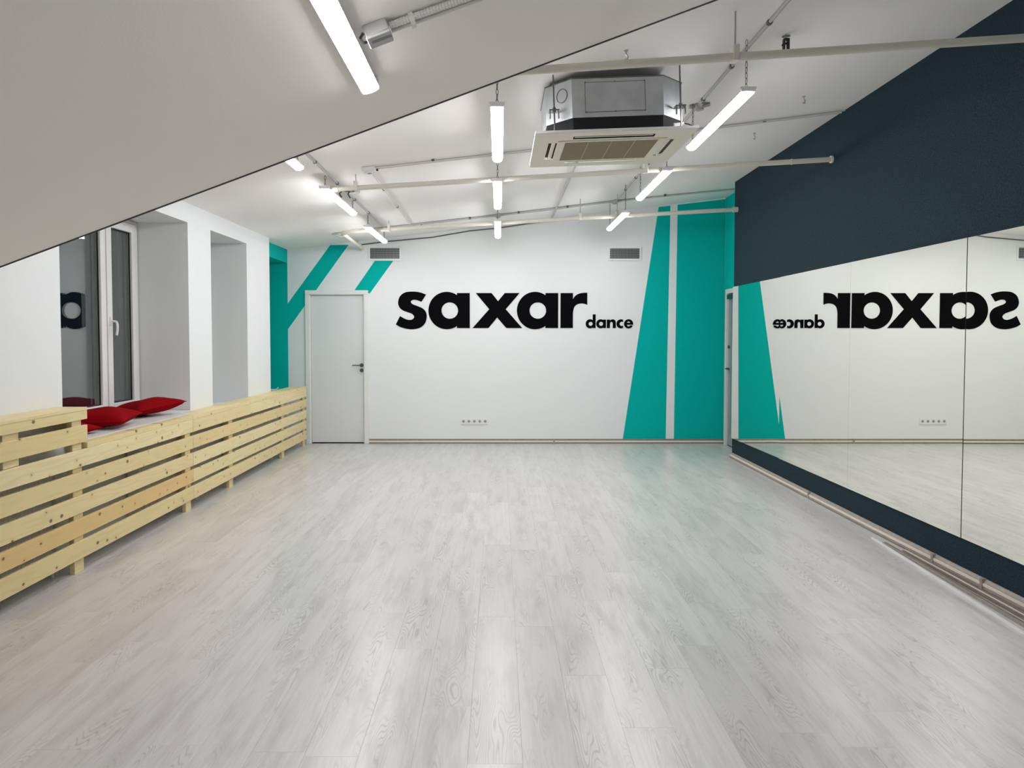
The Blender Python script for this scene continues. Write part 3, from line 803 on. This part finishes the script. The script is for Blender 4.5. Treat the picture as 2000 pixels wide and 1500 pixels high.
# ---- white steel pipes
def pipe(label, pts, r, hangers, collars=(), end_flange=True):
    t = thing('ceiling_pipe', label, 'pipe', pts[0], 'white pipes under the ceiling')
    bm = NB(); tube(bm, pts, r, 14); link('pipe_run', bm, 'pipe', t, smooth=True)
    for (x, y, z) in hangers:
        bm = NB(); tube(bm, [(x, y, z+r), (x, y, ceil_z(x)-0.001)], 0.0045, 6); link('hanger_rod', bm, 'steel', t)
        bm = NB(); box(bm, x-0.016, x+0.016, y-r-0.008, y+r+0.008, z-r-0.004, z+r+0.035, 0.003); link('clamp', bm, 'pipe', t)
    for (a, b, k) in collars:
        bm = NB(); tube(bm, [a, b], r*k, 14); link('collar', bm, 'pipe', t, smooth=True)
    return t
def lerp_z(a, b, x): return a[2]+(b[2]-a[2])*(x-a[0])/(b[0]-a[0])
a, b = (-0.6, 3.70, 2.765), (2.808, 3.70, 2.985)
p1 = pipe('nearest white pipe, crossing in front of the air conditioner to the navy wall', [(-0.3, 3.7, lerp_z(a, b, -0.3)), b], 0.021, [(1.2, 3.7, lerp_z(a, b, 1.2))])
a, b = (-1.40, 6.10, 2.702), (2.808, 6.10, 2.952)
pipe('middle white pipe, passing below the air conditioner with a free end by the cable box', [a, b], 0.021,
     [(-1.21, 6.1, lerp_z(a, b, -1.21)), (1.235, 6.1, lerp_z(a, b, 1.235))], [((-1.42, 6.1, 2.7005), (-1.36, 6.1, 2.7045), 1.25), ((2.46, 6.1, lerp_z(a, b, 2.46)), (2.472, 6.1, lerp_z(a, b, 2.472)), 1.15), ((2.793, 6.1, lerp_z(a, b, 2.793)), (2.808, 6.1, 2.952), 1.5)])
a, b = (-1.84, 8.50, 2.692), (2.84, 8.50, 2.957)
pipe('farthest white pipe, bent by an elbow into the back wall over the door', [(2.808, 8.5, lerp_z(a, b, 2.808)), (-1.72, 8.5, lerp_z(a, b, -1.72)), (-1.80, 8.505, 2.683), (-1.845, 8.53, 2.681), (-1.86, 8.58, 2.68), (-1.857, 9.748, 2.650)], 0.023,
     [(-1.30, 8.5, lerp_z(a, b, -1.30)), (0.955, 8.5, lerp_z(a, b, 0.955)), (1.39, 8.5, lerp_z(a, b, 1.39))],
     [((-1.857, 9.71, 2.651), (-1.857, 9.749, 2.650), 1.45), ((-1.86, 8.58, 2.68), (-1.8595, 8.64, 2.6785), 1.2), ((-1.72, 8.5, lerp_z(a, b, -1.72)), (-1.66, 8.5, lerp_z(a, b, -1.66)), 1.2), ((2.75, 8.5, lerp_z(a, b, 2.75)), (2.808, 8.5, lerp_z(a, b, 2.808)), 1.35)])

# ---- ceiling hooks
def hook(label, x, y):
    t = thing('ceiling_hook', label, 'hook', (x, y, ceil_z(x)))
    bm = NB(); z = ceil_z(x)
    tube(bm, [(x, y, z-0.001), (x, y, z-0.02), (x+0.010, y, z-0.035), (x+0.006, y, z-0.052), (x-0.006, y, z-0.048)], 0.005, 8); link('hook_wire', bm, 'steel', t)
    bm = NB(); tube(bm, [(x, y, z-0.004), (x, y, z-0.0005)], 0.013, 10); link('hook_base', bm, 'conduit', t)
hook('small metal hook on the ceiling, between the lamp row and the upper navy wall', 2.2506, 5.36)
hook('small metal hook on the ceiling just above the middle pipe, toward the navy wall', 2.2208, 6.31)
hook('small metal hook on the ceiling above the nearest white pipe', 0.7069, 4.05)

t = thing('ceiling_clip', 'dark metal clip hanging from the ceiling just behind the nearest white pipe', 'clip', (1.616, 4.10, ceil_z(1.616)))
x, y, z = 1.616, 4.10, ceil_z(1.616)
bm = NB(); tube(bm, [(x, y, z-0.001), (x, y, z-0.03)], 0.006, 8); tube(bm, [(x-0.022, y, z-0.012), (x+0.022, y, z-0.006)], 0.006, 6); link('clip_stem', bm, 'steel', t)
bm = NB(); box(bm, x-0.016, x-0.006, y-0.012, y+0.012, z-0.085, z-0.028, 0.002); box(bm, x+0.006, x+0.018, y-0.012, y+0.012, z-0.085, z-0.028, 0.002)
box(bm, x-0.016, x+0.018, y-0.012, y+0.012, z-0.030, z-0.022, 0.002); tube(bm, [(x-0.022, y, z-0.060), (x+0.010, y, z-0.045)], 0.006, 6); link('clip_jaw', bm, 'dark_plastic', t)
bm = NB(); box(bm, x-0.020, x+0.022, y-0.010, y+0.010, z-0.125, z-0.086, 0.003); link('clip_base', bm, 'pipe', t)

# ---- cassette air conditioner
AX0, AX1, AY0, AY1 = 0.217, 1.160, 4.225, 5.055
ac = thing('air_conditioner', 'cassette air conditioner with grey metal body and cream grille panel under the ceiling', 'air conditioner', ((AX0+AX1)/2, (AY0+AY1)/2, 2.66))
TILT = math.atan((2.678-2.645)/(AX1-AX0))
ac.rotation_euler = (0, -TILT, 0)
def acp(name, bm, m, parent=None, smooth=False): return link(name, bm, m, parent or ac, smooth=smooth, world=False)
W, Dp = (AX1-AX0)/2, (AY1-AY0)/2
bm = NB()
outline = [(-W, -Dp), (W, -Dp), (W, Dp), (-W, Dp)]
# panel: shallow tray, bevelled rim, built around its openings
slots = [(-0.245, 0.245, -Dp+0.082, -Dp+0.145), (-0.245, 0.245, Dp-0.145, Dp-0.082), (-W+0.085, -W+0.150, -0.20, 0.20), (W-0.150, W-0.085, -0.20, 0.20)]
GX, GY = 0.285, 0.225
xs = sorted({-W, W, *[q for s in slots for q in s[:2]]}); ys = sorted({-Dp, Dp, *[q for s in slots for q in s[2:]]})
for i in range(len(xs)-1):
    for j in range(len(ys)-1):
        cx, cy = (xs[i]+xs[i+1])/2, (ys[j]+ys[j+1])/2
        if any(s[0] < cx < s[1] and s[2] < cy < s[3] for s in slots): continue
        box(bm, xs[i], xs[i+1], ys[j], ys[j+1], -0.004, -0.0015)
bmesh.ops.remove_doubles(bm, verts=bm.verts, dist=1e-5)
panel = acp('cover_panel', bm, 'ac_cream')
bm = NB()
for a_ in ((-W-0.006, W+0.006, -Dp-0.006, -Dp), (-W-0.006, W+0.006, Dp, Dp+0.006), (-W-0.006, -W, -Dp, Dp), (W, W+0.006, -Dp, Dp)): box(bm, *a_, -0.002, 0.012)
acp('panel_rim', bm, 'white_plastic')
for s in slots:
    bm = NB(); box(bm, s[0], s[1], s[2], s[3], 0.0101, 0.014); o = acp('air_slot', bm, 'foam'); o['label'] = 'dark air outlet slot'
    bm = NB()
    if s[1]-s[0] > 0.3:
        prism = box(bm, s[0]+0.01, s[1]-0.01, (s[2]+s[3])/2-0.004, (s[2]+s[3])/2+0.008, -0.001, 0.001)
    else:
        box(bm, (s[0]+s[1])/2-0.012, (s[0]+s[1])/2+0.012, s[2]+0.02, s[3]-0.02, -0.001, 0.001)
    acp('air_flap', bm, 'ac_cream')
bm = NB()
for a_ in ((-GX-0.05, GX+0.05, -GY-0.02, -GY), (-GX-0.05, GX+0.05, GY, GY+0.02), (-GX-0.05, -GX, -GY, GY), (GX, GX+0.05, -GY, GY)): box(bm, *a_, -0.010, -0.0045, 0.002)
gf = acp('grille_frame', bm, 'ac_cream')
bm = NB(); box(bm, -GX, GX, -GY, GY, -0.008, -0.0045); acp('grille', bm, 'ac_grille')
for k in range(1, 4):
    bm = NB(); x = -GX+k*2*GX/4; box(bm, x-0.003, x+0.003, -GY, GY, -0.0097, -0.0082); acp('grille_bar', bm, 'ac_grille_light')
bm = NB(); n = 26
for k in range(n):
    y = -GY+(k+0.5)*2*GY/n; box(bm, -GX, GX, y-0.0022, y+0.0022, -0.0094, -0.0083)
o = acp('grille_ribs', bm, 'ac_grille'); o['kind'] = 'stuff'
def octa(hx_, hy_, cx_, cy_): return [(x+0.018, y) for x, y in [(-hx_+cx_, -hy_), (hx_-cx_, -hy_), (hx_, -hy_+cy_), (hx_, hy_-cy_), (hx_-cx_, hy_), (-hx_+cx_, hy_), (-hx_, hy_-cy_), (-hx_, -hy_+cy_)]]
BX, BY = 0.415, 0.36
bm = NB(); prism_z(bm, octa(BX, BY, 0.145, 0.145), 0.0985, 0.325); body = acp('metal_body', bm, 'galv')
bm = NB(); prism_z(bm, octa(BX-0.004, BY-0.004, 0.145, 0.145), 0.019, 0.0985); o = acp('foam_band', bm, 'foam'); o['label'] = 'black insulation band under the metal body'
bm = NB(); prism_z(bm, octa(BX+0.004, BY+0.004, 0.145, 0.145), 0.3255, 0.330); acp('top_rim', bm, 'dark_steel')
bm = NB(); yb = -BY-0.0035
box(bm, -0.172, 0.178, yb, -BY-0.0002, 0.130, 0.300, 0.001)
hatch = acp('access_plate', bm, 'galv', body)
bm = NB()
for a_ in ((-0.174, 0.180, 0.1275, 0.1297), (-0.174, 0.180, 0.3003, 0.3025), (-0.1745, -0.1722, 0.1275, 0.3025), (0.1782, 0.1812, 0.1275, 0.3025)): box(bm, a_[0], a_[1], yb+0.0005, -BY-0.0002, a_[2], a_[3])
acp('plate_seam', bm, 'dark_steel', body)
bm = NB()
for xx in (-0.172, 0.003, 0.178):
    for zz in (0.1285, 0.3015):
        tube(bm, [(xx, yb-0.002, zz), (xx, -BY, zz)], 0.0045, 8)
o = acp('screws', bm, 'dark_steel', body)
# round knock-out on the left chamfer
cxm, cym = -BX+0.018+0.072, -BY+0.073
nd = Vector((-1, -1, 0)).normalized(); td = Vector((1, -1, 0)).normalized()
bm = NB(); ring = []
cc = Vector((cxm, cym, 0.245))+td*0.028+nd*0.001
for k in range(24):
    a_ = 2*math.pi*k/24; ring.append(cc+td*0.040*math.cos(a_)+Vector((0, 0, 0.040*math.sin(a_))))
tube(bm, ring+[ring[0]], 0.0025, 6, cap=False); acp('knockout_ring', bm, 'dark_steel', body)
# suspension brackets and threaded rods at four corners
for sx in (-1, 1):
    for sy in (-1, 1):
        px, py = 0.018+sx*(BX-0.040), sy*(BY-0.020)
        bm = NB(); box(bm, px-0.03, px+0.03, py-0.012 if sy < 0 else py-0.05, py+0.05 if sy < 0 else py+0.012, 0.150, 0.157)
        box(bm, px-0.028, px-0.023, py-0.010, py+0.01, 0.105, 0.150); box(bm, px+0.023, px+0.028, py-0.010, py+0.01, 0.105, 0.150)
        tube(bm, [(px, py, 0.157), (px, py, 0.168)], 0.011, 6); tube(bm, [(px, py, 0.139), (px, py, 0.150)], 0.011, 6)
        acp('bracket', bm, 'dark_steel')
        bm = NB(); top = ceil_z(ac.location.x+px)-ac.location.z-0.002-px*math.tan(TILT)
        tube(bm, [(px, py, 0.03), (px, py, top)], 0.0045, 8); acp('threaded_rod', bm, 'dark_steel')
bm = NB(); tube(bm, [(BX-0.02, -0.20, 0.10), (BX+0.05, -0.23, 0.075), (BX+0.075, -0.24, 0.06), (BX+0.08, -0.25, 0.03)], 0.004, 6)
acp('cable', bm, 'dark_plastic')
bm = NB(); tube(bm, [(BX-0.03, -0.28, 0.035), (BX+0.0, -0.30, 0.06), (BX-0.06, -0.31, 0.05)], 0.010, 8); acp('drain_elbow', bm, 'white_plastic')

# ---- loose strips along the right wall
def strip(name, label, y0, x0_, y1, x1_, w, h, m, line=None):
    t = thing(name, label, 'skirting strip', (x0_, y0, 0))
    bm = NB()
    vs = []
    for (x, y) in ((x0_-w/2, y0), (x0_+w/2, y0), (x1_+w/2, y1), (x1_-w/2, y1)): vs.append((x, y))
    prism_z(bm, vs, 0.0006, h); link('profile', bm, m, t)
    for off, lw, lm in (line or ()):
        bm = NB(); prism_z(bm, [(x0_+off-lw/2, y0+0.003), (x0_+off+lw/2, y0+0.003), (x1_+off+lw/2, y1-0.003), (x1_+off-lw/2, y1-0.003)], h+0.0003, h+0.003); link('ridge', bm, lm, t)
strip('loose_trunking', 'thin white trunking lying loose on the floor, outermost from the navy wall', 5.13, 2.695, 2.4, 2.493, 0.014, 0.012, 'white_gloss')
strip('loose_skirting', 'loose taupe skirting profile with a pale ridge lying beside the navy wall', 4.80, 2.748, 2.4, 2.700, 0.046, 0.016, 'skirt_dark', [(-0.004, 0.010, 'skirt_light')])
strip('loose_skirting', 'loose grey skirting profile between the white trunking and the taupe one', 5.00, 2.712, 2.4, 2.600, 0.034, 0.012, 'skirt_grey', [(0.004, 0.004, 'skirt_dark')])

# ---- coiled cable on the sill of the far niche
t = thing('coiled_cable', 'small pale coiled cable on the teal sill in the far left corner', 'cable', (-2.95, 9.30, 0.735))
pts = [Vector((-2.95+0.05*math.cos(k*0.6)*(1+0.02*k), 9.30+0.05*math.sin(k*0.6), 0.741+0.0012*k)) for k in range(26)]
pts += [Vector((-2.93, 9.42, 0.765)), Vector((-2.93, 9.48, 0.785)), Vector((-2.94, 9.54, 0.76))]
bm = NB(); tube(bm, pts, 0.005, 6); link('cord', bm, 'white_plastic', t)
bm = NB(); box(bm, -2.96, -2.925, 9.44, 9.49, 0.736, 0.762, 0.003); link('plug', bm, 'dark_plastic', t)
